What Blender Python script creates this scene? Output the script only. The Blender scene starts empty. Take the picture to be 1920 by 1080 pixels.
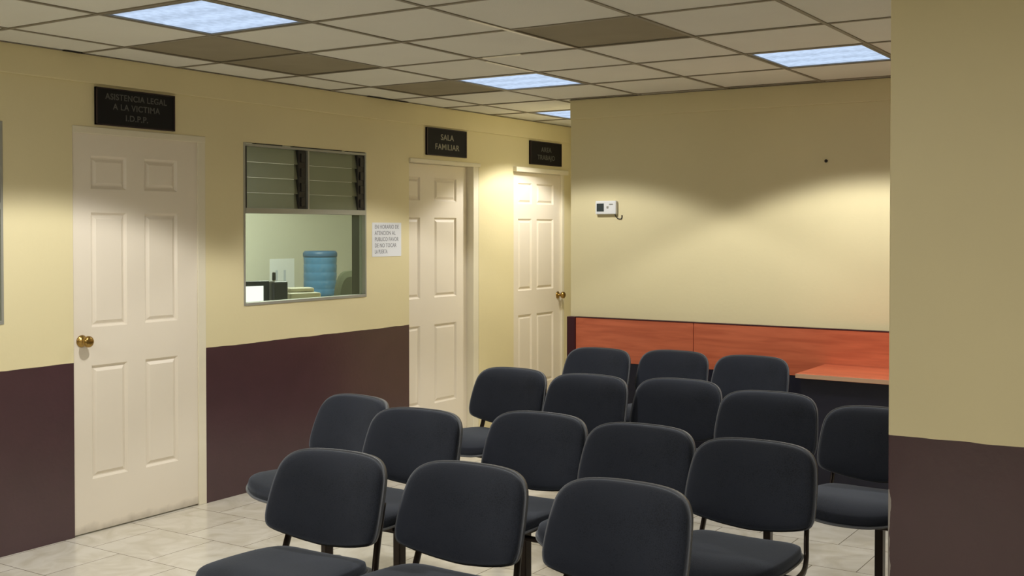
import bpy, bmesh, math, random
from mathutils import Vector, Matrix
random.seed(7)
C = bpy.context.scene.collection
PI = math.pi

# ------------------------------------------------------------------ camera, world, exposure
scn = bpy.context.scene
cam_d = bpy.data.cameras.new('camera'); cam = bpy.data.objects.new('camera', cam_d); C.objects.link(cam)
F = Vector((-0.54382411, 0.83901773, -0.01745241)); R = Vector((0.83914554, 0.54390695, 0)); U = R.cross(F)
cam.matrix_world = Matrix(((R.x, U.x, -F.x, 0), (R.y, U.y, -F.y, 0), (R.z, U.z, -F.z, 1.55), (0, 0, 0, 1)))
cam_d.sensor_width = 36; cam_d.lens = 2129 / 1920 * 36; cam_d.shift_y = -73 / 1920
cam_d.clip_start = 0.05
scn.camera = cam
scn.view_settings.view_transform = 'Standard'; scn.view_settings.look = 'None'
scn.view_settings.gamma = 1; scn.view_settings.use_curve_mapping = False
scn.view_settings.exposure = 0.0
w = bpy.data.worlds.new('world'); scn.world = w; w.use_nodes = True
w.node_tree.nodes['Background'].inputs[0].default_value = (0.02, 0.02, 0.02, 1)
w.node_tree.nodes['Background'].inputs[1].default_value = 0.3

SPOT = 70.0            # beam of each recessed ceiling light
REAR_FILL = 25.0            # wide glow of unseen lights added behind the camera to brighten the pillar
GLOW = 1.75            # radiance of each diffuser

def lin(r, g, b):
    def f(c):
        c /= 255
        return c / 12.92 if c <= 0.04045 else ((c + 0.055) / 1.055) ** 2.4
    return (f(r), f(g), f(b), 1)

# ------------------------------------------------------------------ materials
def mat(name, col, rough=0.5, metal=0.0, noise=0.0, nscale=8.0, bump=0.0, bscale=60.0, spec=0.35, coat=0.0):
    m = bpy.data.materials.new(name); m.use_nodes = True
    nt = m.node_tree; b = nt.nodes['Principled BSDF']
    b.inputs['Base Color'].default_value = col
    b.inputs['Roughness'].default_value = rough
    b.inputs['Metallic'].default_value = metal
    b.inputs['Specular IOR Level'].default_value = spec
    b.inputs['Coat Weight'].default_value = coat
    tc = nt.nodes.new('ShaderNodeTexCoord')
    if noise:
        n = nt.nodes.new('ShaderNodeTexNoise'); n.inputs['Scale'].default_value = nscale; n.inputs['Detail'].default_value = 6
        nt.links.new(tc.outputs['Object'], n.inputs['Vector'])
        mx = nt.nodes.new('ShaderNodeMix'); mx.data_type = 'RGBA'
        mx.inputs['A'].default_value = tuple(c * (1 - noise) for c in col[:3]) + (1,)
        mx.inputs['B'].default_value = tuple(min(1, c * (1 + noise)) for c in col[:3]) + (1,)
        nt.links.new(n.outputs['Fac'], mx.inputs['Factor']); nt.links.new(mx.outputs['Result'], b.inputs['Base Color'])
    if bump:
        n2 = nt.nodes.new('ShaderNodeTexNoise'); n2.inputs['Scale'].default_value = bscale; n2.inputs['Detail'].default_value = 4
        nt.links.new(tc.outputs['Object'], n2.inputs['Vector'])
        bp = nt.nodes.new('ShaderNodeBump'); bp.inputs['Strength'].default_value = bump; bp.inputs['Distance'].default_value = 0.003
        nt.links.new(n2.outputs['Fac'], bp.inputs['Height']); nt.links.new(bp.outputs['Normal'], b.inputs['Normal'])
    return m

CREAM = lin(227, 215, 172)
MAROON = lin(68, 42, 48)

def wall_mat(name, wain_h, y_end=None):
    """cream wall paint with a dark gloss band up to wain_h (ending at y_end along the wall)"""
    m = bpy.data.materials.new(name); m.use_nodes = True
    nt = m.node_tree; b = nt.nodes['Principled BSDF']; L = nt.links
    g = nt.nodes.new('ShaderNodeNewGeometry'); sx = nt.nodes.new('ShaderNodeSeparateXYZ'); L.new(g.outputs['Position'], sx.inputs[0])
    n = nt.nodes.new('ShaderNodeTexNoise'); n.inputs['Scale'].default_value = 1.3; n.inputs['Detail'].default_value = 5
    L.new(g.outputs['Position'], n.inputs['Vector'])
    c1 = nt.nodes.new('ShaderNodeMix'); c1.data_type = 'RGBA'
    c1.inputs['A'].default_value = tuple(c * 0.93 for c in CREAM[:3]) + (1,); c1.inputs['B'].default_value = tuple(min(1, c * 1.06) for c in CREAM[:3]) + (1,)
    L.new(n.outputs['Fac'], c1.inputs['Factor'])
    n2 = nt.nodes.new('ShaderNodeTexNoise'); n2.inputs['Scale'].default_value = 9; n2.inputs['Detail'].default_value = 8
    L.new(g.outputs['Position'], n2.inputs['Vector'])
    c2 = nt.nodes.new('ShaderNodeMix'); c2.data_type = 'RGBA'
    c2.inputs['A'].default_value = tuple(c * 0.8 for c in MAROON[:3]) + (1,); c2.inputs['B'].default_value = tuple(c * 1.2 for c in MAROON[:3]) + (1,)
    L.new(n2.outputs['Fac'], c2.inputs['Factor'])
    # slightly wavering brush edge
    n3 = nt.nodes.new('ShaderNodeTexNoise'); n3.inputs['Scale'].default_value = 6
    L.new(g.outputs['Position'], n3.inputs['Vector'])
    ma = nt.nodes.new('ShaderNodeMath'); ma.operation = 'MULTIPLY_ADD'; ma.inputs[1].default_value = 0.012; ma.inputs[2].default_value = wain_h - 0.006
    L.new(n3.outputs['Fac'], ma.inputs[0])
    lt = nt.nodes.new('ShaderNodeMath'); lt.operation = 'LESS_THAN'; L.new(sx.outputs['Z'], lt.inputs[0]); L.new(ma.outputs[0], lt.inputs[1])
    fac = lt.outputs[0]
    if y_end is not None:
        l2 = nt.nodes.new('ShaderNodeMath'); l2.operation = 'LESS_THAN'; L.new(sx.outputs['Y'], l2.inputs[0]); l2.inputs[1].default_value = y_end
        mu = nt.nodes.new('ShaderNodeMath'); mu.operation = 'MULTIPLY'; L.new(fac, mu.inputs[0]); L.new(l2.outputs[0], mu.inputs[1]); fac = mu.outputs[0]
    mx = nt.nodes.new('ShaderNodeMix'); mx.data_type = 'RGBA'; L.new(fac, mx.inputs['Factor'])
    L.new(c1.outputs['Result'], mx.inputs['A']); L.new(c2.outputs['Result'], mx.inputs['B']); L.new(mx.outputs['Result'], b.inputs['Base Color'])
    rg = nt.nodes.new('ShaderNodeMix'); rg.data_type = 'FLOAT'; L.new(fac, rg.inputs['Factor'])
    rg.inputs['A'].default_value = 0.42; rg.inputs['B'].default_value = 0.3
    L.new(rg.outputs['Result'], b.inputs['Roughness'])
    sg = nt.nodes.new('ShaderNodeMix'); sg.data_type = 'FLOAT'; L.new(fac, sg.inputs['Factor']); sg.inputs['A'].default_value = 0.4; sg.inputs['B'].default_value = 0.95
    L.new(sg.outputs['Result'], b.inputs['Specular IOR Level'])
    bp = nt.nodes.new('ShaderNodeBump'); bp.inputs['Strength'].default_value = 0.25; bp.inputs['Distance'].default_value = 0.002
    n4 = nt.nodes.new('ShaderNodeTexNoise'); n4.inputs['Scale'].default_value = 45; L.new(g.outputs['Position'], n4.inputs['Vector'])
    L.new(n4.outputs['Fac'], bp.inputs['Height']); L.new(bp.outputs['Normal'], b.inputs['Normal'])
    return m

def floor_mat():
    m = bpy.data.materials.new('floor_tile'); m.use_nodes = True
    nt = m.node_tree; b = nt.nodes['Principled BSDF']; L = nt.links
    g = nt.nodes.new('ShaderNodeNewGeometry')
    mp = nt.nodes.new('ShaderNodeMapping'); L.new(g.outputs['Position'], mp.inputs['Vector'])
    mp.inputs['Location'].default_value = (4.51 + 0.405 * 20, -3.51 + 0.405 * 20, 0)
    br = nt.nodes.new('ShaderNodeTexBrick'); L.new(mp.outputs[0], br.inputs['Vector'])
    br.offset = 0.5; br.offset_frequency = 2; br.squash = 1
    br.inputs['Scale'].default_value = 1; br.inputs['Brick Width'].default_value = 0.405; br.inputs['Row Height'].default_value = 0.405
    br.inputs['Mortar Size'].default_value = 0.0022; br.inputs['Mortar Smooth'].default_value = 0.2
    br.inputs['Color1'].default_value = lin(226, 221, 208); br.inputs['Color2'].default_value = lin(216, 210, 196); br.inputs['Mortar'].default_value = lin(128, 118, 102)
    n = nt.nodes.new('ShaderNodeTexNoise'); n.inputs['Scale'].default_value = 5; n.inputs['Detail'].default_value = 9; n.inputs['Distortion'].default_value = 1.6
    L.new(mp.outputs[0], n.inputs['Vector'])
    cr = nt.nodes.new('ShaderNodeValToRGB'); L.new(n.outputs['Fac'], cr.inputs[0])
    cr.color_ramp.elements[0].position = 0.3; cr.color_ramp.elements[0].color = (0.78, 0.75, 0.68, 1)
    cr.color_ramp.elements[1].position = 0.62; cr.color_ramp.elements[1].color = (1, 1, 1, 1)
    mx = nt.nodes.new('ShaderNodeMix'); mx.data_type = 'RGBA'; mx.blend_type = 'MULTIPLY'; mx.inputs['Factor'].default_value = 0.8
    L.new(br.outputs['Color'], mx.inputs['A']); L.new(cr.outputs[0], mx.inputs['B']); L.new(mx.outputs['Result'], b.inputs['Base Color'])
    b.inputs['Roughness'].default_value = 0.22
    bp = nt.nodes.new('ShaderNodeBump'); bp.inputs['Strength'].default_value = 0.5; bp.inputs['Distance'].default_value = 0.001; bp.invert = True
    L.new(br.outputs['Fac'], bp.inputs['Height']); L.new(bp.outputs['Normal'], b.inputs['Normal'])
    return m

def fabric_mat():
    m = bpy.data.materials.new('charcoal_fabric'); m.use_nodes = True
    nt = m.node_tree; b = nt.nodes['Principled BSDF']; L = nt.links
    tc = nt.nodes.new('ShaderNodeTexCoord')
    n = nt.nodes.new('ShaderNodeTexNoise'); n.inputs['Scale'].default_value = 260; n.inputs['Detail'].default_value = 3
    L.new(tc.outputs['Object'], n.inputs['Vector'])
    n1 = nt.nodes.new('ShaderNodeTexNoise'); n1.inputs['Scale'].default_value = 6; n1.inputs['Detail'].default_value = 4
    L.new(tc.outputs['Object'], n1.inputs['Vector'])
    ad = nt.nodes.new('ShaderNodeMath'); ad.operation = 'ADD'; L.new(n.outputs['Fac'], ad.inputs[0]); L.new(n1.outputs['Fac'], ad.inputs[1])
    cr = nt.nodes.new('ShaderNodeValToRGB'); L.new(ad.outputs[0], cr.inputs[0])
    cr.color_ramp.elements[0].position = 0.6; cr.color_ramp.elements[0].color = lin(21, 23, 28)
    cr.color_ramp.elements[1].position = 1.0; cr.color_ramp.elements[1].color = lin(36, 39, 47)
    L.new(cr.outputs[0], b.inputs['Base Color'])
    b.inputs['Roughness'].default_value = 0.95; b.inputs['Specular IOR Level'].default_value = 0.15
    b.inputs['Sheen Weight'].default_value = 0.32; b.inputs['Sheen Roughness'].default_value = 0.5; b.inputs['Sheen Tint'].default_value = (0.55, 0.6, 0.7, 1)
    bp = nt.nodes.new('ShaderNodeBump'); bp.inputs['Strength'].default_value = 0.3; bp.inputs['Distance'].default_value = 0.001
    L.new(n.outputs['Fac'], bp.inputs['Height']); L.new(bp.outputs['Normal'], b.inputs['Normal'])
    return m

def diffuser_mat():
    m = bpy.data.materials.new('light_diffuser'); m.use_nodes = True
    nt = m.node_tree; L = nt.links; nt.nodes.remove(nt.nodes['Principled BSDF'])
    out = nt.nodes['Material Output']; em = nt.nodes.new('ShaderNodeEmission'); L.new(em.outputs[0], out.inputs[0])
    tc = nt.nodes.new('ShaderNodeTexCoord'); sp = nt.nodes.new('ShaderNodeSeparateXYZ'); L.new(tc.outputs['Object'], sp.inputs[0])
    # tubes glowing through the prismatic sheet: three soft bands along x
    s = nt.nodes.new('ShaderNodeMath'); s.operation = 'MULTIPLY'; s.inputs[1].default_value = 2 * PI / 0.18; L.new(sp.outputs['Y'], s.inputs[0])
    cs = nt.nodes.new('ShaderNodeMath'); cs.operation = 'COSINE'; L.new(s.outputs[0], cs.inputs[0])
    n = nt.nodes.new('ShaderNodeTexNoise'); n.inputs['Scale'].default_value = 30; n.inputs['Detail'].default_value = 2; L.new(tc.outputs['Object'], n.inputs['Vector'])
    a = nt.nodes.new('ShaderNodeMath'); a.operation = 'MULTIPLY_ADD'; a.inputs[1].default_value = 0.13; L.new(cs.outputs[0], a.inputs[0]); L.new(n.outputs['Fac'], a.inputs[2])
    mr = nt.nodes.new('ShaderNodeMapRange'); L.new(a.outputs[0], mr.inputs['Value'])
    mr.inputs['From Min'].default_value = 0.25; mr.inputs['From Max'].default_value = 0.75; mr.inputs['To Min'].default_value = 0.72 * GLOW; mr.inputs['To Max'].default_value = 1.0 * GLOW
    L.new(mr.outputs[0], em.inputs['Strength'])
    em.inputs['Color'].default_value = (0.37, 0.46, 0.60, 1)
    return m

def emit(name, col, s):
    m = bpy.data.materials.new(name); m.use_nodes = True
    nt = m.node_tree; nt.nodes.remove(nt.nodes['Principled BSDF'])
    e = nt.nodes.new('ShaderNodeEmission'); e.inputs[0].default_value = col; e.inputs[1].default_value = s
    nt.links.new(e.outputs[0], nt.nodes['Material Output'].inputs[0])
    return m

def glass_mat(name, tint, see, rough=0.05):
    m = bpy.data.materials.new(name); m.use_nodes = True
    nt = m.node_tree; b = nt.nodes['Principled BSDF']; L = nt.links
    b.inputs['Base Color'].default_value = tint; b.inputs['Roughness'].default_value = rough
    tr = nt.nodes.new('ShaderNodeBsdfTransparent'); tr.inputs[0].default_value = (0.88, 0.93, 0.86, 1)
    mx = nt.nodes.new('ShaderNodeMixShader'); mx.inputs[0].default_value = see
    L.new(b.outputs[0], mx.inputs[1]); L.new(tr.outputs[0], mx.inputs[2]); L.new(mx.outputs[0], nt.nodes['Material Output'].inputs[0])
    return m

def wood_mat():
    m = bpy.data.materials.new('cherry_laminate'); m.use_nodes = True
    nt = m.node_tree; b = nt.nodes['Principled BSDF']; L = nt.links
    tc = nt.nodes.new('ShaderNodeTexCoord'); mp = nt.nodes.new('ShaderNodeMapping'); L.new(tc.outputs['Object'], mp.inputs[0])
    mp.inputs['Scale'].default_value = (1.2, 6, 14)
    n = nt.nodes.new('ShaderNodeTexNoise'); n.inputs['Scale'].default_value = 2.2; n.inputs['Detail'].default_value = 6; n.inputs['Distortion'].default_value = 0.6
    L.new(mp.outputs[0], n.inputs['Vector'])
    cr = nt.nodes.new('ShaderNodeValToRGB'); L.new(n.outputs['Fac'], cr.inputs[0])
    cr.color_ramp.elements[0].position = 0.3; cr.color_ramp.elements[0].color = lin(182, 91, 61)
    cr.color_ramp.elements[1].position = 0.75; cr.color_ramp.elements[1].color = lin(212, 115, 79)
    L.new(cr.outputs[0], b.inputs['Base Color']); b.inputs['Roughness'].default_value = 0.35
    return m

M = dict(
    left=wall_mat('left_wall_paint', 0.88, 6.28), back=wall_mat('back_wall_paint', -1.0), pillar=wall_mat('pillar_paint', 0.88),
    cream=mat('cream_paint', CREAM, 0.5, noise=0.06, nscale=2), trimc=mat('cream_trim', lin(228, 220, 196), 0.4, noise=0.05),
    ceil=mat('ceiling_board', lin(226, 224, 214), 0.9, noise=0.05, nscale=3, bump=0.5, bscale=180),
    dark_tile=mat('stained_board', lin(148, 139, 118), 0.9, noise=0.14, nscale=5, bump=0.4, bscale=160),
    grid=mat('grid_metal', lin(138, 130, 114), 0.5, noise=0.3, nscale=4), grid_white=mat('grid_metal_white', lin(235, 230, 215), 0.35),
    floor=floor_mat(), fabric=fabric_mat(),
    shell=mat('black_plastic', lin(96, 98, 102), 0.36, bump=0.3, bscale=400), footmetal=mat('grey_foot', lin(120, 122, 122), 0.4, metal=0.4), tube=mat('dark_tube', lin(48, 40, 36), 0.28, metal=0.6),
    rubber=mat('black_rubber', lin(18, 18, 20), 0.6), door=mat('white_door_paint', lin(232, 222, 204), 0.38, noise=0.03, nscale=3),
    brass=mat('aged_brass', lin(170, 138, 78), 0.28, metal=1.0, noise=0.1), white=mat('white_plastic', lin(225, 226, 224), 0.4),
    diff=diffuser_mat(), lightframe=mat('light_frame', lin(130, 128, 120), 0.4),
    sign=mat('sign_black', lin(14, 13, 15), 0.7, noise=0.2, nscale=20), signedge=mat('sign_edge', lin(52, 38, 38), 0.5), letter=mat('sign_letter', lin(150, 146, 130), 0.5), letter_dim=mat('sign_letter_dim', lin(90, 90, 86), 0.5),
    alu=mat('window_aluminium', lin(165, 165, 155), 0.4, metal=0.35), alud=mat('window_dark', lin(52, 50, 48), 0.45, metal=0.3),
    glass=glass_mat('clear_glass', lin(120, 128, 120), 0.90), louver=glass_mat('smoked_louver', lin(138, 140, 114), 0.30, 0.25),
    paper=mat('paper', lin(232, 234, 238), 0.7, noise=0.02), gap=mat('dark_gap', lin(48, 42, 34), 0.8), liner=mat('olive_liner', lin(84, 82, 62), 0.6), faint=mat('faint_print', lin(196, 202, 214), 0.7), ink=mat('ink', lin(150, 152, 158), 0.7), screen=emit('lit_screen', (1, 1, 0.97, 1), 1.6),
    blackp=mat('black_casing', lin(34, 35, 38), 0.4), jug=glass_mat('blue_jug', lin(78, 124, 162), 0.12, 0.12), jugwater=mat('jug_cap', lin(60, 90, 120), 0.4),
    beige=mat('beige_plastic', lin(185, 180, 160), 0.5), olive=mat('olive_fabric', lin(76, 78, 58), 0.9, noise=0.1, nscale=30),
    wood=wood_mat(), deskdark=mat('dark_laminate', lin(30, 30, 42), 0.45, noise=0.15, nscale=12), deskedge=mat('desk_edge', lin(196, 160, 130), 0.4), darkmar=mat('dark_maroon_laminate', lin(62, 26, 34), 0.4),
    office=mat('office_paint', lin(208, 206, 192), 0.6, noise=0.04, nscale=2), lcd=mat('lcd', lin(58, 66, 66), 0.25), brownw=mat('brown_frame', lin(120, 104, 78), 0.5),
)

def add_grime(m):
    nt = m.node_tree; b = nt.nodes['Principled BSDF']; L = nt.links
    src = b.inputs['Base Color'].links[0].from_socket
    tc = nt.nodes.new('ShaderNodeTexCoord'); sp = nt.nodes.new('ShaderNodeSeparateXYZ'); L.new(tc.outputs['Object'], sp.inputs[0])
    n = nt.nodes.new('ShaderNodeTexNoise'); n.inputs['Scale'].default_value = 14; n.inputs['Detail'].default_value = 5; L.new(tc.outputs['Object'], n.inputs['Vector'])
    a = nt.nodes.new('ShaderNodeMath'); a.operation = 'MULTIPLY_ADD'; a.inputs[1].default_value = -0.06; L.new(n.outputs['Fac'], a.inputs[0]); L.new(sp.outputs['Z'], a.inputs[2])
    mr = nt.nodes.new('ShaderNodeMapRange'); L.new(a.outputs[0], mr.inputs['Value'])
    mr.inputs['From Min'].default_value = -0.04; mr.inputs['From Max'].default_value = 0.02; mr.inputs['To Min'].default_value = 0.6; mr.inputs['To Max'].default_value = 0.0
    mx = nt.nodes.new('ShaderNodeMix'); mx.data_type = 'RGBA'; L.new(mr.outputs[0], mx.inputs['Factor']); L.new(src, mx.inputs['A'])
    mx.inputs['B'].default_value = lin(112, 98, 78); L.new(mx.outputs['Result'], b.inputs['Base Color'])
add_grime(M['door'])

def add_wear(m, x0):
    """chipped light plaster along the pillar's left corner"""
    nt = m.node_tree; b = nt.nodes['Principled BSDF']; L = nt.links
    src = b.inputs['Base Color'].links[0].from_socket
    g = nt.nodes.new('ShaderNodeNewGeometry'); sp = nt.nodes.new('ShaderNodeSeparateXYZ'); L.new(g.outputs['Position'], sp.inputs[0])
    n = nt.nodes.new('ShaderNodeTexNoise'); n.inputs['Scale'].default_value = 11; n.inputs['Detail'].default_value = 4; L.new(g.outputs['Position'], n.inputs['Vector'])
    a = nt.nodes.new('ShaderNodeMath'); a.operation = 'MULTIPLY_ADD'; a.inputs[1].default_value = -0.03; L.new(n.outputs['Fac'], a.inputs[0]); L.new(sp.outputs['X'], a.inputs[2])
    lt = nt.nodes.new('ShaderNodeMath'); lt.operation = 'LESS_THAN'; L.new(a.outputs[0], lt.inputs[0]); lt.inputs[1].default_value = x0 - 0.008
    lz = nt.nodes.new('ShaderNodeMath'); lz.operation = 'LESS_THAN'; L.new(sp.outputs['Z'], lz.inputs[0]); lz.inputs[1].default_value = 0.70
    mu = nt.nodes.new('ShaderNodeMath'); mu.operation = 'MULTIPLY'; L.new(lt.outputs[0], mu.inputs[0]); L.new(lz.outputs[0], mu.inputs[1])
    mx = nt.nodes.new('ShaderNodeMix'); mx.data_type = 'RGBA'; L.new(mu.outputs[0], mx.inputs['Factor']); L.new(src, mx.inputs['A'])
    mx.inputs['B'].default_value = lin(150, 142, 134); L.new(mx.outputs['Result'], b.inputs['Base Color'])
add_wear(M['pillar'], -0.98)

# ------------------------------------------------------------------ mesh helpers
def link(name, bm, m, parent=None, loc=(0, 0, 0), smooth=False, bevel=0.0, auto=None):
    me = bpy.data.meshes.new(name); bm.to_mesh(me); bm.free()
    o = bpy.data.objects.new(name, me); C.objects.link(o); o.location = loc
    for mm in (m if isinstance(m, (list, tuple)) else [m]): me.materials.append(mm)
    if parent is not None: o.parent = parent
    if smooth:
        for p in me.polygons: p.use_smooth = True
    if bevel:
        b = o.modifiers.new('bevel', 'BEVEL'); b.width = bevel; b.segments = 2; b.limit_method = 'ANGLE'; b.angle_limit = math.radians(40)
    return o

def box(bm, a, b, mi=0):
    x0, y0, z0 = [min(a[i], b[i]) for i in range(3)]; x1, y1, z1 = [max(a[i], b[i]) for i in range(3)]
    v = [bm.verts.new(p) for p in ((x0,y0,z0),(x1,y0,z0),(x1,y1,z0),(x0,y1,z0),(x0,y0,z1),(x1,y0,z1),(x1,y1,z1),(x0,y1,z1))]
    for f in ((0,3,2,1),(4,5,6,7),(0,1,5,4),(1,2,6,5),(2,3,7,6),(3,0,4,7)):
        fc = bm.faces.new([v[i] for i in f]); fc.material_index = mi
    return bm

def B(*boxes):
    bm = bmesh.new()
    for a, b in boxes: box(bm, a, b)
    return bm

def tube(bm, pts, r, seg=12, flat=1.0, flat_axis=None):
    """tube along pts; when flat_axis is given the section is squeezed to r*flat along it"""
    P = [Vector(p) for p in pts]; rings = []
    up = None
    for i, p in enumerate(P):
        d = ((P[min(i + 1, len(P) - 1)] - P[max(i - 1, 0)])).normalized()
        if flat_axis is not None:
            a = Vector(flat_axis); a = (a - d * a.dot(d)).normalized()
        else:
            if up is None: up = Vector((0, 0, 1)) if abs(d.z) < 0.9 else Vector((1, 0, 0))
            a = (up - d * up.dot(d)).normalized(); up = a
        b = d.cross(a)
        rr = r[i] if isinstance(r, (list, tuple)) else r
        rings.append([bm.verts.new(p + a * (rr * flat * math.cos(2 * PI * k / seg)) + b * (rr * math.sin(2 * PI * k / seg))) for k in range(seg)])
    for i in range(len(rings) - 1):
        for k in range(seg):
            bm.faces.new((rings[i][k], rings[i][(k + 1) % seg], rings[i + 1][(k + 1) % seg], rings[i + 1][k]))
    bm.faces.new(rings[0][::-1]); bm.faces.new(rings[-1])
    return bm

def smooth_path(pts, n=6):
    P = [Vector(p) for p in pts]; out = []
    for i in range(len(P) - 1):
        p0 = P[max(i - 1, 0)]; p1 = P[i]; p2 = P[i + 1]; p3 = P[min(i + 2, len(P) - 1)]
        for k in range(n):
            t = k / n
            out.append(0.5 * ((2 * p1) + (p2 - p0) * t + (2 * p0 - 5 * p1 + 4 * p2 - p3) * t * t + (3 * p1 - p0 - 3 * p2 + p3) * t ** 3))
    out.append(P[-1]); return out

def closed_smooth(pts, n=5):
    N = len(pts); out = []
    for i in range(N):
        p0, p1, p2, p3 = [Vector((*pts[(i + k) % N], 0)) for k in (-1, 0, 1, 2)]
        for k in range(n):
            t = k / n
            q = 0.5 * ((2 * p1) + (p2 - p0) * t + (2 * p0 - 5 * p1 + 4 * p2 - p3) * t * t + (3 * p1 - p0 - 3 * p2 + p3) * t ** 3)
            out.append((q.x, q.y))
    return out

def lathe(bm, prof, seg=24, axis='z', origin=(0, 0, 0)):
    rings = []
    o = Vector(origin)
    for r, h in prof:
        ring = []
        for k in range(seg):
            c, s = math.cos(2 * PI * k / seg) * r, math.sin(2 * PI * k / seg) * r
            p = Vector((c, s, h)) if axis == 'z' else (Vector((h, c, s)) if axis == 'x' else Vector((s, h, c)))
            ring.append(bm.verts.new(o + p))
        rings.append(ring)
    for i in range(len(rings) - 1):
        for k in range(seg): bm.faces.new((rings[i][k], rings[i][(k + 1) % seg], rings[i + 1][(k + 1) % seg], rings[i + 1][k]))
    bm.faces.new(rings[0][::-1]); bm.faces.new(rings[-1])
    return bm

def thing(name, label, cat, loc=(0, 0, 0), rz=0, group=None):
    o = bpy.data.objects.new(name, None); C.objects.link(o); o.empty_display_size = 0.1
    o.location = loc; o.rotation_euler = (0, 0, rz); o['label'] = label; o['category'] = cat
    if group: o['group'] = group
    return o

def tag(o, label, cat, group=None):
    o['label'] = label; o['category'] = cat
    if group: o['group'] = group
    return o

def struct(o, label=None, cat=None):
    o['kind'] = 'structure'
    if label: o['label'] = label; o['category'] = cat or o.name.split('_')[0]
    return o

# ------------------------------------------------------------------ room shell
H = 2.43; XL = -4.93; YB = 6.76; TH = 0.12
X0, Y0 = -5.05, -2.6          # extents of the hall behind the camera
XR = 3.2
o = link('floor', B(((-7.3, Y0 - 0.1, -0.06), (XR + 0.1, 11.2, 0))), M['floor'])
struct(o, 'cream marbled ceramic tile floor with half-offset joints', 'floor')

# left wall: cells left out where windows and doors stand
openings = [(2.09, 3.19, 1.10, 2.06), (3.57, 4.43, 0, 2.06), (4.72, 5.82, 1.10, 2.06), (6.28, 7.14, 0, 2.04), (7.63, 8.42, 0, 2.03)]
ys = sorted({Y0, 11.1} | {a for o_ in openings for a in o_[:2]}); zs = sorted({0, 2.6} | {a for o_ in openings for a in o_[2:]})
bm = bmesh.new()
for i in range(len(ys) - 1):
    for j in range(len(zs) - 1):
        cy = (ys[i] + ys[i + 1]) / 2; cz = (zs[j] + zs[j + 1]) / 2
        if any(a < cy < b and c < cz < d for a, b, c, d in openings): continue
        box(bm, (XL - TH, ys[i], zs[j]), (XL, ys[i + 1], zs[j + 1]))
bmesh.ops.remove_doubles(bm, verts=bm.verts, dist=1e-5)
# drop the inner faces shared by neighbouring cells
seen = {}
for f in list(bm.faces):
    seen.setdefault(tuple(sorted(v.index for v in f.verts)), []).append(f)
bm.verts.index_update(); seen = {}
for f in bm.faces: seen.setdefault(frozenset(v.index for v in f.verts), []).append(f)
dead = [f for fs in seen.values() if len(fs) > 1 for f in fs]
bmesh.ops.delete(bm, geom=dead, context='FACES_ONLY')
struct(link('wall_left', bm, M['left']), 'long cream wall with dark maroon lower band, doors and windows', 'wall')

struct(link('wall_back', B(((-3.90, YB, 0), (XR, YB + 0.15, 2.6))), M['back']), 'cream wall behind the desk and last row of chairs', 'wall')
struct(link('wall_corridor', B(((-3.90, YB + 0.15, 0), (-3.75, 11.1, 2.6))), M['back']))
struct(link('wall_corridor_end', B(((XL - TH, 11.1, 0), (-3.75, 11.2, 2.6))), M['back']))
struct(link('wall_rear', B(((XL - TH, Y0 - 0.1, 0), (XR + 0.1, Y0, 2.6))), M['pillar']))
struct(link('wall_right', B(((XR, Y0, 0), (XR + 0.1, YB, 2.6))), M['pillar']))
struct(link('wall_pillar', B(((-0.98, 3.77, 0), (0.35, 4.25, 2.6))), M['pillar'], bevel=0.006), 'near cream pillar with dark maroon lower band, at the right', 'pillar')
# plaster band under the ceiling
struct(link('trim_1', B(((XL, Y0, 2.29), (XL + 0.012, 11.1, 2.46))), M['cream'], bevel=0.004))
struct(link('trim_2', B(((-3.90, YB - 0.012, 2.30), (XR, YB, 2.46))), M['cream'], bevel=0.004))

# ceiling: a board in every grid cell that has no light and no stained board
gx0, gy0, P = -1.53, 3.0, 0.61
PY = 0.6125
def gx(i): return gx0 + P * i
def gy(j): return gy0 + PY * j
lights = [(-4, 0), (-4, 4), (-1, 4), (-5, 7), (-4, -4), (-1, -4), (2, -4), (3, 3)]
stained = [(-5, 1), (-5, 2), (-5, 4), (-2, 2)]
bm = bmesh.new()
for i in range(-6, 8):
    for j in range(-10, 14):
        if (i, j) in lights or (i, j) in stained: continue
        x0, x1 = max(gx(i), XL), min(gx(i + 1), XR); y0, y1 = max(gy(j), Y0), min(gy(j + 1), 11.1)
        if x1 - x0 < 0.02 or y1 - y0 < 0.02: continue
        dz = random.uniform(0, 0.003)
        box(bm, (x0 + 0.008, y0 + 0.008, H + 0.004 + dz), (x1 - 0.008, y1 - 0.008, H + 0.018 + dz))
box(bm, (-5.05, Y0, H + 0.11), (XR, 11.1, H + 0.15))
struct(link('ceiling', bm, M['ceil']), 'suspended ceiling of square boards', 'ceiling')
bm = bmesh.new()
for i in range(-5, 8): box(bm, (gx(i) - 0.009, Y0, H), (gx(i) + 0.009, 11.1, H + 0.006)); box(bm, (gx(i) - 0.002, Y0, H + 0.006), (gx(i) + 0.002, 11.1, H + 0.03))
for j in range(-9, 14): box(bm, (XL, gy(j) - 0.009, H - 0.0005), (XR, gy(j) + 0.009, H + 0.0055))
box(bm, (XL, Y0, H - 0.001), (XL + 0.024, 11.1, H + 0.002)); box(bm, (-3.9, YB - 0.024, H - 0.001), (XR, YB, H + 0.002))
struct(link('trim_3', bm, M['grid']))
bm = bmesh.new(); box(bm, (-4.905, 5.80, H - 0.003), (-4.885, 6.22, H + 0.001)); box(bm, (-4.905, 3.50, H - 0.003), (-4.89, 3.62, H + 0.001))
struct(link('trim_5', bm, M['gap']))
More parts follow.
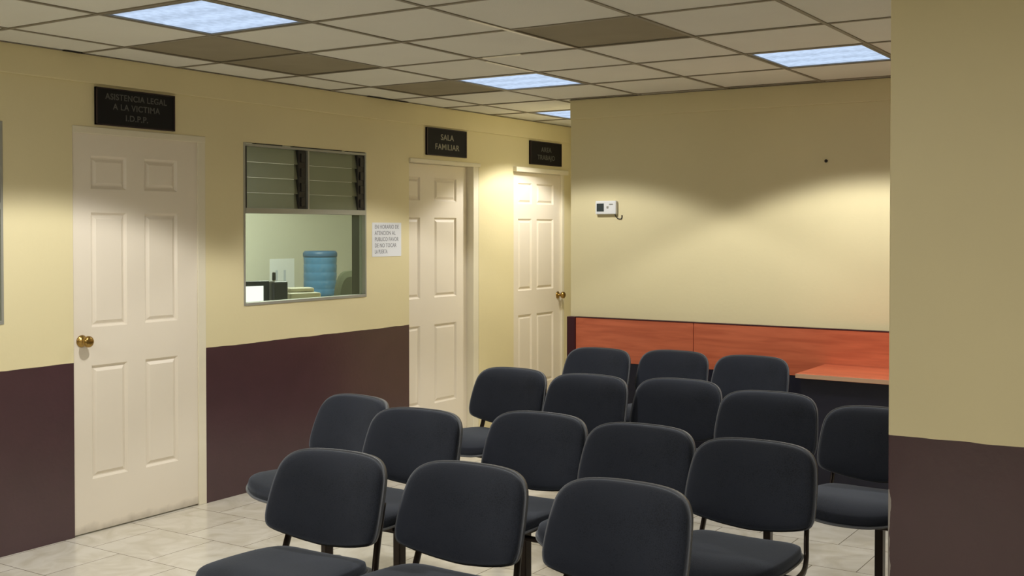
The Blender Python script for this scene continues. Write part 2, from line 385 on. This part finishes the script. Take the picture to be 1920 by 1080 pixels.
# newer white runners in the grid
bm = bmesh.new()
box(bm, (gx(-2) - 0.012, gy(1) + 0.30, H - 0.002), (gx(-2) + 0.006, gy(3) - 0.05, H + 0.003))
box(bm, (gx(-3) - 0.012, gy(3) + 0.10, H - 0.002), (gx(-3) + 0.006, gy(4) - 0.05, H + 0.003))
box(bm, (gx(-3) + 0.05, gy(3) - 0.010, H - 0.002), (gx(-3) + 0.28, gy(3) + 0.006, H + 0.003))
struct(link('trim_4', bm, M['grid_white']))
sl = ['brown stained ceiling board nearest the camera beside the left wall', 'brown stained ceiling board along the left wall, middle of the three there',
      'brown stained ceiling board beside the left wall, farthest, next to the middle light', 'large dark ceiling board alone in the centre of the ceiling']
for (i, j), lab in zip(stained, sl):
    t = link('ceiling_board', B(((gx(i) + 0.010, gy(j) + 0.010, H + 0.0065), (gx(i + 1) - 0.010, gy(j + 1) - 0.010, H + 0.018))), M['dark_tile'])
    tag(t, lab, 'ceiling board', 'stained ceiling boards')

# ------------------------------------------------------------------ ceiling lights
def ceiling_light(i, j, label, power=SPOT, wide=0.0):
    cx, cy = (gx(i) + gx(i + 1)) / 2, (gy(j) + gy(j + 1)) / 2
    t = thing('ceiling_light', label, 'ceiling light', (cx, cy, H), 0, 'square fluorescent ceiling lights')
    bm = bmesh.new(); a, b_ = 0.292, 0.276
    for s in (-1, 1):
        box(bm, (s * b_, -a, 0.0005), (s * a, a, 0.012)); box(bm, (-b_, s * b_, 0.0005), (b_, s * a, 0.012))
    box(bm, (-a, -a, 0.06), (a, a, 0.075))
    for s in (-1, 1):
        box(bm, (s * (a - 0.004), -a, 0.012), (s * a, a, 0.06)); box(bm, (-a, s * (a - 0.004), 0.012), (a, s * a, 0.06))
    link('light_frame', bm, M['lightframe'], t)
    link('diffuser', B(((-b_, -b_, 0.006), (b_, b_, 0.010))), M['diff'], t)
    ld = bpy.data.lights.new('beam', 'SPOT'); ld.energy = power; ld.spot_size = math.radians(128); ld.spot_blend = 0.14
    ld.shadow_soft_size = 0.07; ld.color = (1.0, 0.985, 0.95)
    lo = bpy.data.objects.new('beam', ld); C.objects.link(lo); lo.parent = t; lo.location = (0, 0, -0.075)
    if wide:
        la = bpy.data.lights.new('fill_glow', 'AREA'); la.energy = wide; la.size = 0.5; la.color = (1.0, 0.98, 0.94)  # added fill, used by the unseen rear fixtures only
        lo = bpy.data.objects.new('fill_glow', la); C.objects.link(lo); lo.parent = t; lo.location = (0, 0, -0.02)
    return t
ceiling_light(-4, 0, 'large lit square ceiling light, nearest, above the wide-signed door', 84)
ceiling_light(-4, 4, 'lit square ceiling light in the middle, beyond the row of brown boards', 47)
ceiling_light(-1, 4, 'lit square ceiling light over the back right, touching the pillar edge', 74)
ceiling_light(-5, 7, 'half hidden ceiling light in the corridor behind the wall corner', 60)
ceiling_light(-4, -4, 'added unseen ceiling light behind the viewer on the left side of the hall', 8, REAR_FILL)  # this and the next two: unseen fixtures added to raise the ambient light
ceiling_light(-1, -4, 'added unseen ceiling light behind the viewer, middle of the hall', 8, REAR_FILL)
ceiling_light(2, -4, 'added unseen ceiling light behind the viewer on the right side of the hall', 8, REAR_FILL)
ceiling_light(3, 3, 'ceiling light hidden behind the pillar', SPOT)

# ------------------------------------------------------------------ doors
def door_leaf(y0, y1, z1, cols, name, label, recess=0.0, thick=0.04):
    rows = [(0.275, 0.855), (1.05, 1.635), (1.755, 1.925)]
    yl = sorted({0.0, y1 - y0} | {c for cc in cols for c in cc}); zl = sorted({0.008, z1} | {r for rr in rows for r in rr})
    bm = bmesh.new(); g = {}
    for a in yl:
        for z in zl: g[a, z] = bm.verts.new((0, a, z))
    pan = []
    for i in range(len(yl) - 1):
        for j in range(len(zl) - 1):
            f = bm.faces.new((g[yl[i], zl[j]], g[yl[i + 1], zl[j]], g[yl[i + 1], zl[j + 1]], g[yl[i], zl[j + 1]]))
            cy, cz = (yl[i] + yl[i + 1]) / 2, (zl[j] + zl[j + 1]) / 2
            if any(a < cy < b for a, b in cols) and any(a < cz < b for a, b in rows): pan.append(f)
    bm.normal_update()
    bmesh.ops.inset_individual(bm, faces=pan, thickness=0.016, depth=-0.012)
    bmesh.ops.inset_individual(bm, faces=pan, thickness=0.008, depth=0.0)
    bmesh.ops.inset_individual(bm, faces=pan, thickness=0.022, depth=0.009)
    be = [e for e in bm.edges if e.is_boundary]
    r = bmesh.ops.extrude_edge_only(bm, edges=be)
    nv = [v for v in r['geom'] if isinstance(v, bmesh.types.BMVert)]
    for v in nv: v.co.x = -thick
    bmesh.ops.contextual_create(bm, geom=[e for e in bm.edges if e.is_boundary])
    o = link(name, bm, M['door'], None, (XL - recess, y0, 0))
    struct(o, label, 'door')
    return o

def knob(parent, y, z, x=0.0):
    bm = bmesh.new()
    lathe(bm, [(0.030, 0.0), (0.031, 0.004), (0.026, 0.009), (0.012, 0.011), (0.010, 0.028), (0.014, 0.034), (0.025, 0.042), (0.029, 0.052), (0.028, 0.062), (0.020, 0.069), (0.006, 0.071)], 24, 'x')
    o = link('door_knob', bm, M['brass'], parent, (x, y, z), smooth=True); o['label'] = 'round brass knob'
    return o

d1 = door_leaf(3.575, 4.375, 2.035, [(0.105, 0.325), (0.44, 0.66)], 'door_1', 'large white six-panel door nearest the camera with brass knob', 0.006)
knob(d1, 0.045, 0.985)
link('door_frame', B(((-0.10, 0.80, 0), (0.008, 0.855, 2.06)), ((-0.10, -0.005, 2.035), (0.010, 0.855, 2.07)), ((-0.10, -0.005, 0), (-0.03, 0.0, 2.035))), M['trimc'], d1, bevel=0.004)
d2 = door_leaf(6.285, 7.065, 2.02, [(0.0001, 0.20), (0.37, 0.645)], 'door_2', 'white six-panel door in the middle of the left wall, set into its jamb', 0.06)
link('door_frame', B(((-0.06, 0.782, 0), (0.062, 0.852, 2.035)), ((-0.06, -0.005, 2.022), (0.075, 0.86, 2.05))), M['trimc'], d2, bevel=0.004)
d3 = door_leaf(7.64, 8.38, 2.01, [(0.075, 0.285), (0.36, 0.63)], 'door_3', 'far white six-panel door just before the wall corner', 0.012)
knob(d3, 0.70, 0.99)
link('door_frame', B(((-0.08, 0.742, 0), (0.02, 0.78, 2.02)), ((-0.08, -0.02, 2.012), (0.05, 0.80, 2.05))), M['trimc'], d3, bevel=0.004)
# grime line / gap below door 1
# ------------------------------------------------------------------ windows
def window(y0, y1, z0, z1, zm, name, label):
    W = y1 - y0
    fw = 0.013
    root = link(name, B(((-0.05, 0, 0), (0.004, fw, z1 - z0)), ((-0.05, W - fw, 0), (0.004, W, z1 - z0)), ((-0.05, fw, z1 - z0 - 0.02), (0.004, W - fw, z1 - z0 - 0.006)),
                         ((-0.05, fw, 0), (0.006, W - fw, 0.018)), ((-0.05, fw, zm - z0 - 0.016), (0.006, W - fw, zm - z0 + 0.016))), M['alu'], None, (XL, y0, z0), bevel=0.002)
    gp = link('sealing_gap', B(((-0.03, 0.10, z1 - z0 - 0.006), (0.001, 0.32, z1 - z0)), ((-0.03, 0.42, z1 - z0 - 0.006), (0.001, 0.86, z1 - z0)), ((-0.03, 0.92, z1 - z0 - 0.006), (0.001, W, z1 - z0))), M['alud'], root)
    struct(root, label, 'window')
    # louvre carriers (dark vertical channels with clips)
    hz0, hz1 = zm - z0 + 0.016, z1 - z0 - 0.02
    for c0, c1 in ((0.013, 0.034), (0.465, 0.530), (W - 0.078, W - 0.013)):
        bm = bmesh.new(); box(bm, (-0.045, c0, hz0), (-0.006, c1, hz1))
        n = 4
        for k in range(n):
            z = hz0 + (hz1 - hz0) * (k + 0.5) / n
            if c1 - c0 > 0.04: box(bm, (-0.006, c0 + 0.018, z - 0.03), (0.002, c1 - 0.014, z + 0.025))
        link('louver_carrier', bm, M['alud'], root, bevel=0.002)
    link('mullion', B(((-0.045, 0.54, hz0), (0.003, 0.553, hz1))), M['alu'], root)
    for a, b in ((0.034, 0.465), (0.553, W - 0.078)):
        for k in range(4):
            h = (hz1 - hz0) / 4; zc = hz0 + h * (k + 0.5)
            bm = bmesh.new()
            tl = 0.018
            v = [bm.verts.new(p) for p in ((-0.012, a, zc - h * 0.497), (-0.012, b, zc - h * 0.497), (-0.012 - tl, b, zc + h * 0.497), (-0.012 - tl, a, zc + h * 0.497),
                                            (-0.018, a, zc - h * 0.497), (-0.018, b, zc - h * 0.497), (-0.018 - tl, b, zc + h * 0.497), (-0.018 - tl, a, zc + h * 0.497))]
            for f in ((0, 1, 2, 3), (7, 6, 5, 4), (0, 4, 5, 1), (1, 5, 6, 2), (2, 6, 7, 3), (3, 7, 4, 0)): bm.faces.new([v[q] for q in f])
            link('glass_louver', bm, M['louver'], root)
    link('jamb_liner', B(((-0.122, W - 0.004, 0), (-0.052, W, z1 - z0))), M['liner'], root)  # thin olive strip added over the far reveal to make it darker
    link('window_pane', B(((-0.030, 0.013, 0.018), (-0.025, W - 0.013, zm - z0 - 0.016))), M['glass'], root)
    return root
window(4.72, 5.82, 1.10, 2.06, 1.66, 'window_1', 'office window with glass louvers above a clear pane')
window(2.09, 3.19, 1.10, 2.06, 1.66, 'window_2', 'window cut by the left edge of the photo, left of the near door')

# ------------------------------------------------------------------ office behind the windows
struct(link('wall_office', B(((-7.25, 1.6, 0), (-7.15, 8.5, 2.6)), ((-7.15, 1.6, 0), (XL - TH, 1.7, 2.6)), ((-7.15, 8.4, 0), (XL - TH, 8.5, 2.6)), ((-7.15, 4.40, 0), (XL - TH, 4.45, 2.6))), M['office']))
struct(link('ceiling_office', B(((-7.15, 1.6, 2.44), (XL - TH, 8.5, 2.6))), M['ceil']))
def office_light(x, y, p, lab):
    t = thing('office_ceiling_light', lab, 'ceiling light', (x, y, 2.44))
    link('light_frame', B(((-0.3, -0.3, -0.03), (0.3, 0.3, 0))), M['lightframe'], t)
    link('diffuser', B(((-0.27, -0.27, -0.034), (0.27, 0.27, -0.03))), M['diff'], t)
    ld = bpy.data.lights.new('beam', 'AREA'); ld.energy = p; ld.size = 0.5; ld.color = (0.98, 1.0, 0.94)
    lo = bpy.data.objects.new('beam', ld); C.objects.link(lo); lo.parent = t; lo.location = (0, 0, -0.05)
office_light(-6.0, 6.3, 50, 'ceiling light inside the office behind the louvered window')
office_light(-6.0, 3.0, 20, 'ceiling light inside the room behind the near door')

# desk inside the office
t = thing('office_desk', 'pale office desk below the window inside the office', 'desk', (-5.55, 5.55, 0))
link('desk_top', B(((-0.38, -0.75, 0.92), (0.32, 0.75, 0.95))), M['beige'], t, bevel=0.004)
for sx in (-0.35, 0.29):
    for sy in (-0.72, 0.69): link('leg', B(((sx, sy, 0), (sx + 0.03, sy + 0.03, 0.92))), M['alud'], t)
ZD = 0.95
# monitor facing the window
t = thing('computer_monitor', 'computer monitor with a glowing white screen behind the office window', 'monitor', (-5.56, 5.34, ZD), math.radians(-20))
link('casing', B(((-0.03, -0.21, 0.00), (0.0, 0.17, 0.255))), M['blackp'], t, bevel=0.006)
o = link('screen', B(((0.0, -0.195, 0.02), (0.002, 0.125, 0.222))), M['screen'], t); o['label'] = 'glowing white screen'
link('stand', B(((-0.10, -0.09, 0), (-0.03, 0.09, 0.012)), ((-0.05, -0.02, 0.012), (-0.03, 0.02, 0.10))), M['blackp'], t, bevel=0.003)
# small black speaker/box next to it
t = thing('desk_speaker', 'small black box between the white screen and the papers in the office', 'speaker', (-5.46, 5.545, ZD), math.radians(-25))
link('casing', B(((-0.06, -0.05, 0), (0.04, 0.05, 0.25))), M['blackp'], t, bevel=0.01)
bm = bmesh.new(); lathe(bm, [(0.034, 0.04), (0.036, 0.044), (0.03, 0.046), (0.012, 0.042), (0.004, 0.043)], 20, 'x', (0, 0, 0.08)); link('speaker_cone', bm, M['alud'], t, smooth=True)
t = thing('spray_bottle', 'thin bottle with narrow neck standing behind the black box in the office', 'bottle', (-5.62, 5.66, ZD))
bm = bmesh.new(); lathe(bm, [(0.026, 0), (0.028, 0.01), (0.028, 0.16), (0.02, 0.19), (0.010, 0.21), (0.010, 0.25)], 16); link('bottle_body', bm, M['beige'], t, smooth=True)
bm = bmesh.new(); lathe(bm, [(0.012, 0.25), (0.013, 0.26), (0.012, 0.30), (0.006, 0.305)], 16); link('cap', bm, M['alud'], t, smooth=True)
# beige printer
t = thing('desk_printer', 'beige boxy machine on the office desk below the white sheet', 'printer', (-5.56, 5.86, ZD), math.radians(-30))
link('body', B(((-0.12, -0.11, 0), (0.12, 0.11, 0.16)), ((-0.10, -0.09, 0.16), (0.03, 0.09, 0.19))), M['beige'], t, bevel=0.01)
link('paper_tray', B(((0.12, -0.08, 0.04), (0.18, 0.08, 0.05))), M['white'], t)
# sheet on the far office wall
t = thing('wall_sheet', 'white sheet with two faint columns on the office far wall', 'poster', (-7.15, 7.30, 1.12))
link('sheet', B(((0, -0.15, -0.17), (0.004, 0.15, 0.17))), M['paper'], t)
for k, yy in enumerate((-0.07, 0.03)): link('print_column', B(((0.004, yy - 0.014, -0.12), (0.0045, yy + 0.014, 0.07))), M['faint'], t)
# water dispenser and upside-down jug
JX, JY = -6.58, 7.17
t = thing('water_dispenser', 'water dispenser standing in the office under the blue jug', 'water dispenser', (JX, JY, 0), math.radians(-35))
link('cabinet', B(((-0.15, -0.15, 0), (0.15, 0.15, 0.955))), M['beige'], t, bevel=0.015)
for s in (-0.05, 0.05): link('tap', B(((0.15, s - 0.015, 0.75), (0.20, s + 0.015, 0.79))), M['blackp'], t, bevel=0.004)
t = thing('water_jug', 'blue ribbed water jug standing upside down inside the office', 'water jug', (JX, JY, 0.955))
prof = [(0.03, 0.0), (0.045, 0.005), (0.12, 0.02)]
for k in range(5):
    z = 0.035 + k * 0.07
    prof += [(0.139, z), (0.140, z + 0.02), (0.140, z + 0.048), (0.138, z + 0.055), (0.138, z + 0.062)]
prof += [(0.138, 0.385), (0.135, 0.40), (0.12, 0.41), (0.02, 0.405)]
bm = bmesh.new(); lathe(bm, prof, 32); link('jug_body', bm, M['jug'], t, smooth=True)
bm = bmesh.new(); lathe(bm, [(0.141, 0.36), (0.144, 0.37), (0.144, 0.395), (0.13, 0.412), (0.02, 0.413)], 32); link('base_rim', bm, M['jugwater'], t, smooth=True)
# office chair
t = thing('office_chair', 'olive grey office chair with rounded back beside the blue jug', 'chair', (-5.97, 6.86, 0), math.radians(-35))
ol = closed_smooth([(0, 0.42), (0.12, 0.40), (0.19, 0.30), (0.21, 0.15), (0.19, 0.03), (0.1, 0), (-0.1, 0), (-0.19, 0.03), (-0.21, 0.15), (-0.19, 0.30), (-0.12, 0.40)])
ol = [(a * 0.62, b) for a, b in ol]
bm = bmesh.new()
ra = [bm.verts.new((0.04, a, b + 0.80)) for a, b in ol]; rb = [bm.verts.new((-0.04, a, b + 0.80)) for a, b in ol]
rc = [bm.verts.new((0.065, a * 0.8, (b - 0.2) * 0.8 + 1.0)) for a, b in ol]; N = len(ol)
for k in range(N):
    q = (k + 1) % N; bm.faces.new((ra[k], rb[k], rb[q], ra[q])); bm.faces.new((rc[k], ra[k], ra[q], rc[q]))
bm.faces.new(rc); bm.faces.new(rb[::-1])
link('backrest', bm, M['olive'], t, smooth=False, bevel=0.01)
link('seat', B(((-0.05, -0.19, 0.46), (0.36, 0.19, 0.53))), M['olive'], t, bevel=0.03)
bm = bmesh.new(); tube(bm, [(0.15, 0, 0.10), (0.15, 0, 0.46)], 0.03); tube(bm, [(0.1, 0, 0.45), (-0.10, 0, 0.5), (-0.05, 0, 0.95)], 0.02); link('column', bm, M['blackp'], t, smooth=True)
for k in range(5):
    a = 2 * PI * k / 5; bm = bmesh.new(); tube(bm, [(0.15, 0, 0.11), (0.15 + 0.24 * math.cos(a), 0.24 * math.sin(a), 0.065)], 0.018)
    lg = link('leg', bm, M['blackp'], t, smooth=True)
    bm = bmesh.new(); lathe(bm, [(0.026, -0.02), (0.028, 0), (0.026, 0.02)], 12, 'x', (0.15 + 0.24 * math.cos(a), 0.24 * math.sin(a), 0.028)); link('castor', bm, M['rubber'], lg)

# ------------------------------------------------------------------ wall signs and notice
def text(body, size, mt, parent, loc, rot, sx=1.0, name='lettering', align='CENTER', ext=0.0008):
    cu = bpy.data.curves.new(name, 'FONT'); cu.body = body; cu.size = size; cu.align_x = align; cu.align_y = 'CENTER'; cu.extrude = ext; cu.space_character = 1.08
    cu.offset = size * 0.012
    tmp = bpy.data.objects.new('tmp', cu); me = bpy.data.meshes.new_from_object(tmp); bpy.data.objects.remove(tmp); bpy.data.curves.remove(cu)
    me.materials.clear(); me.materials.append(mt)
    o = bpy.data.objects.new(name, me); C.objects.link(o); o.parent = parent; o.location = loc; o.rotation_euler = rot; o.scale = (sx, 1, 1)
    return o
RW = (PI / 2, 0, PI / 2)
def sign(y0, y1, z0, z1, lines, label, mt, sz, tilt=0.0):
    t = thing('door_sign', label, 'sign', (XL, (y0 + y1) / 2, (z0 + z1) / 2)); t.rotation_euler = (tilt, 0, 0)
    a, b = (y1 - y0) / 2, (z1 - z0) / 2
    link('sign_panel', B(((0.0, -a, -b), (0.014, a, b))), M['sign'], t, bevel=0.002)
    link('sign_border', B(((0.0, -a, b - 0.006), (0.017, a, b)), ((0, -a, -b), (0.017, a, -b + 0.006)), ((0, -a, -b), (0.017, -a + 0.008, b)), ((0, a - 0.008, -b), (0.017, a, b))), M['signedge'], t)
    for s, z, k in lines: text(s, sz, mt, t, (0.0145, 0, z), RW, k)
    return t
sign(3.70, 4.205, 2.083, 2.275, [('ASISTENCIA LEGAL', 0.052, 0.98), ('A LA VICTIMA', 0.002, 1.02), ('I.D.P.P.', -0.052, 1.05)], 'black wall sign with three lines of letters over the near door', M['letter_dim'], 0.044)
sign(6.47, 6.96, 2.082, 2.28, [('SALA', 0.035, 1.15), ('FAMILIAR', -0.035, 1.15)], 'black wall sign with two lines above the middle white door', M['letter'], 0.058)
sign(7.86, 8.36, 2.082, 2.275, [('AREA', 0.03, 1.15), ('TRABAJO', -0.035, 1.15)], 'small black sign over the far door next to the wall corner', M['letter_dim'], 0.055)
t = thing('paper_notice', 'white paper notice with five printed lines right of the office window', 'notice', (XL, 6.035, 1.48))
link('sheet', B(((0.0, -0.155, -0.115), (0.0025, 0.155, 0.115))), M['paper'], t)
for k, s in enumerate(['EN HORARIO DE', 'ATENCION AL', 'PUBLICO FAVOR', 'DE NO TOCAR', 'LA PUERTA']):
    text(s, 0.038, M['ink'], t, (0.0028, -0.13, 0.085 - 0.042 * k), RW, 0.84 if k < 4 else 0.66, align='LEFT', ext=0.0003)

# thermostat
t = thing('thermostat', 'small white thermostat box on the back wall', 'thermostat', (-3.615, YB, 1.695))
link('casing', B(((-0.078, -0.032, -0.045), (0.078, 0, 0.045))), M['white'], t, bevel=0.006)
link('display', B(((-0.066, -0.0335, -0.026), (-0.012, -0.031, 0.028))), M['lcd'], t)
link('button', B(((0.010, -0.036, -0.004), (0.022, -0.031, 0.010)), ((0.030, -0.036, 0.020), (0.056, -0.031, 0.026))), M['alu'], t)
bm = bmesh.new(); tube(bm, smooth_path([(0.06, -0.012, -0.043), (0.075, -0.008, -0.07), (0.105, -0.005, -0.075), (0.11, -0.004, -0.05)]), 0.003, 8); link('cable', bm, M['alud'], t, smooth=True)
# screw left in the wall
bm = bmesh.new(); lathe(bm, [(0.004, 0.0), (0.010, -0.006), (0.010, -0.009), (0.002, -0.011)], 12, 'y'); o = link('wall_screw', bm, M['alud'], None, (-2.13, YB, 1.96), smooth=True)
tag(o, 'tiny dark screw left in the upper back wall', 'screw')

# ------------------------------------------------------------------ cherry panel and desk at the back wall
t = thing('wall_panel', 'long cherry-orange wood panel with dark lower part along the back wall', 'wall panel', (-3.9, 6.755, 0))
link('end_panel', B(((0.0, -0.05, 0), (0.062, 0.0, 0.955))), M['darkmar'], t, bevel=0.003)
link('wood_board', B(((0.062, -0.035, 0.66), (0.925, 0.0, 0.95))), M['wood'], t, bevel=0.002)
link('wood_board', B(((0.929, -0.035, 0.66), (3.3, 0.0, 0.95))), M['wood'], t, bevel=0.002)
link('lower_board', B(((0.062, -0.033, 0.0), (3.3, 0.0, 0.658))), M['deskdark'], t)
link('top_edge', B(((0.062, -0.037, 0.950), (3.3, 0.0, 0.956))), M['darkmar'], t)
t = thing('desk', 'cherry-topped desk with dark front at the right end of the back wall', 'desk', (-2.12, 6.20, 0))
link('desk_top', B(((0, 0, 0.715), (1.6, 0.515, 0.742))), M['wood'], t, bevel=0.002)
link('edge_band', B(((-0.003, -0.004, 0.717), (1.603, 0.0, 0.740))), M['deskedge'], t)
link('front_panel', B(((0.02, 0.02, 0.03), (1.58, 0.04, 0.715))), M['deskdark'], t)
link('side_panel', B(((0.02, 0.04, 0), (0.045, 0.50, 0.715))), M['deskdark'], t); link('side_panel', B(((1.555, 0.04, 0), (1.58, 0.50, 0.715))), M['deskdark'], t)

# ------------------------------------------------------------------ waiting-room chairs
def disc_pad(outline, front, back, place, rings=(0, 0.3, 0.55, 0.75, 0.88, 0.96, 1.0), cx=0.0, cz=0.0, edge=0.35, power=3.2, back_dome=0.15):
    """soft pad: the outline scaled in rings, thick in the middle and rounded to its rim; place(u, v, n) -> 3-D point"""
    bm = bmesh.new(); N = len(outline)
    def layer(s, n): return [bm.verts.new(place(cx + (a - cx) * s, cz + (b - cz) * s, n)) for a, b in outline]
    seq = []
    for s in rings[1:]:
        seq.append((s, front * (edge + (1 - edge) * (1 - s ** power) ** 0.6)))
    seq.append((1.012, front * edge * 0.5)); seq.append((1.012, -back * 0.3))
    for s in reversed(rings[1:]):
        seq.append((s, -back * (1 - back_dome + back_dome * (1 - s ** power))))
    L = [layer(s, n) for s, n in seq]
    c0 = bm.verts.new(place(cx, cz, front)); c1 = bm.verts.new(place(cx, cz, -back))
    for k in range(N):
        q = (k + 1) % N
        bm.faces.new((c0, L[0][k], L[0][q])); bm.faces.new((c1, L[-1][q], L[-1][k]))
        for i in range(len(L) - 1): bm.faces.new((L[i][k], L[i + 1][k], L[i + 1][q], L[i][q]))
    bmesh.ops.recalc_face_normals(bm, faces=bm.faces)
    return bm

half = [(0.0, 0.300), (0.08, 0.299), (0.146, 0.292), (0.187, 0.274), (0.210, 0.243), (0.219, 0.202), (0.224, 0.15), (0.226, 0.10), (0.223, 0.064), (0.211, 0.041), (0.175, 0.026), (0.11, 0.011), (0.05, 0.003)]
back_ol = closed_smooth(half + [(0.0, 0.0)] + [(-a, b) for a, b in reversed(half[1:])], 3)
TILT = math.radians(18); ZB = 0.518
def place_back(u, v, n):
    # v runs up the reclined back; edges wrap towards the sitter (-Y)
    y = -0.9 * u * u - n + 0.25 * (v - 0.15) ** 2
    return Vector((u, -0.095 + v * math.sin(TILT) + y * math.cos(TILT), ZB + v * math.cos(TILT) - y * math.sin(TILT) * 0.2))
hs = [(0.0, 0.0), (0.10, -0.002), (0.150, -0.010), (0.186, -0.038), (0.207, -0.10), (0.217, -0.19), (0.219, -0.29), (0.210, -0.365), (0.175, -0.412), (0.11, -0.436), (0.05, -0.443)]
seat_ol = closed_smooth(hs + [(0.0, -0.444)] + [(-a, b) for a, b in reversed(hs[1:])], 3)
def place_seat(u, v, n):
    fall = -1.9 * max(0, -v - 0.33) ** 2 * 1.2
    return Vector((u, v - 0.072, 0.456 + n + fall + 0.2 * u * u + 0.02 * (-v)))

def make_chair():
    t = thing('waiting_chair', 'x', 'chair', (0, 0, 0), 0, 'black fabric waiting chairs in rows')
    bk = link('backrest', disc_pad(back_ol, 0.038, 0.004, place_back, cz=0.15), M['fabric'], t, smooth=True)
    so = [(a * 1.035, (b - 0.15) * 1.035 + 0.15) for a, b in back_ol]
    sh = link('back_shell', disc_pad(so, -0.004, 0.034, place_back, cz=0.15, edge=0.9, power=4, back_dome=0.3), M['shell'], bk, smooth=True); sh['label'] = 'black plastic shell behind the back pad'
    st = link('seat', disc_pad(seat_ol, 0.042, 0.006, place_seat, cz=-0.22, edge=0.55), M['fabric'], t, smooth=True)
    so = [(a * 1.03, (b + 0.22) * 1.03 - 0.22) for a, b in seat_ol]
    sh = link('seat_shell', disc_pad(so, -0.004, 0.022, place_seat, cz=-0.22, edge=1.0, power=4, back_dome=0.5), M['shell'], st, smooth=True); sh['label'] = 'black plastic tray under the seat pad'
    for s in (-1, 1):
        bm = bmesh.new()
        tube(bm, smooth_path([(s * 0.180, -0.010, 0.66), (s * 0.185, -0.040, 0.56), (s * 0.190, -0.060, 0.49), (s * 0.196, -0.078, 0.44), (s * 0.205, -0.125, 0.412), (s * 0.211, -0.20, 0.404), (s * 0.209, -0.36, 0.404)], 5), 0.0155, 12, 0.5, (1, 0, 0))
        link('back_support', bm, M['tube'], t, smooth=True)
    lg = link('leg', B(((0.046, -0.272, 0.10), (0.078, -0.228, 0.40))), M['tube'], t, bevel=0.004)
    link('bracket', B(((-0.03, -0.36, 0.398), (0.11, -0.14, 0.410))), M['tube'], lg)
    for s_ in (-1, 1):
        bm = bmesh.new()
        tube(bm, smooth_path([(0.062, -0.25, 0.125), (0.062, -0.25 + s_ * 0.06, 0.118), (0.062, -0.25 + s_ * 0.15, 0.075), (0.062, -0.25 + s_ * 0.235, 0.030)], 5), [0.030] * 6 + [0.026] * 5 + [0.022] * 5, 12, 0.8, (1, 0, 0))
        ft = link('foot', bm, M['footmetal'], t, smooth=True); ft['label'] = 'grey metal foot'
        bm = bmesh.new(); lathe(bm, [(0.016, 0.0), (0.022, 0.002), (0.022, 0.012), (0.014, 0.018)], 12, 'z', (0.062, -0.25 + s_ * 0.228, 0)); link('glide', bm, M['rubber'], ft, smooth=True)
    for y in (-0.17, -0.33):
        bm = bmesh.new(); tube(bm, [(-0.212, y, 0.392), (0.212, y, 0.392)], 0.011, 10)
        cb = link('crossbar', bm, M['tube'], t, smooth=True)
        for s in (-1, 1):
            bm = bmesh.new(); lathe(bm, [(0.013, s * 0.208), (0.019, s * 0.213), (0.019, s * 0.224), (0.010, s * 0.226)], 12, 'x', (0, y, 0.388))
            bmesh.ops.recalc_face_normals(bm, faces=bm.faces)
            link('end_plug', bm, M['rubber'], cb, smooth=True)
    return t

def kids(o): return [c for c in C.objects if c.parent == o]
def dup(o, parent=None):
    ch = kids(o)
    c = o.copy(); C.objects.link(c)
    if parent: c.parent = parent
    for k in ch: dup(k, c)
    return c

N1, N2, N3, N4 = 'in the nearest row', 'in the second row', 'in the third row', 'in the farthest row'
spots = [
    (-2.538, 2.868, 2, 'black fabric waiting chair ' + N1 + ', left end, most of its seat showing'),
    (-2.042, 2.942, 0, 'black fabric waiting chair ' + N1 + ', between its two neighbours'),
    (-1.515, 2.980, -2, 'black fabric waiting chair ' + N1 + ', right end, largest backrest in view'),
    (-3.302, 3.874, -10, 'black fabric waiting chair ' + N2 + ', left end, seat tip jutting out left'),
    (-2.850, 3.725, 2, 'black fabric waiting chair ' + N2 + ', second from its left end'),
    (-2.378, 3.916, 0, 'black fabric waiting chair ' + N2 + ', middle one of five'),
    (-1.912, 3.889, 0, 'black fabric waiting chair ' + N2 + ', second from its right end'),
    (-1.433, 3.814, -1, 'black fabric waiting chair ' + N2 + ', right end, bare floor beside it'),
    (-3.270, 5.096, -3, 'black fabric waiting chair ' + N3 + ', left end, in front of the middle door'),
    (-2.800, 5.083, 0, 'black fabric waiting chair ' + N3 + ', second from its left end'),
    (-2.345, 5.175, 2, 'black fabric waiting chair ' + N3 + ', middle one of five'),
    (-1.821, 4.995, 3, 'black fabric waiting chair ' + N3 + ', beside the one cut by the pillar'),
    (-1.273, 4.797, 0, 'black fabric waiting chair ' + N3 + ', right end, cut off by the pillar'),
    (-3.375, 6.250, -2, 'black fabric waiting chair ' + N4 + ', left one of three'),
    (-2.920, 6.370, 0, 'black fabric waiting chair ' + N4 + ', middle one of three'),
    (-2.420, 6.356, 0, 'black fabric waiting chair ' + N4 + ', right one of three, beside the desk'),
]
proto = make_chair()
chairs = [proto] + [dup(proto) for _ in spots[1:]]
for c, (x, y, a, lab) in zip(chairs, spots):
    c.location = (x, y, 0); c.rotation_euler = (0, 0, math.radians(a)); c['label'] = lab
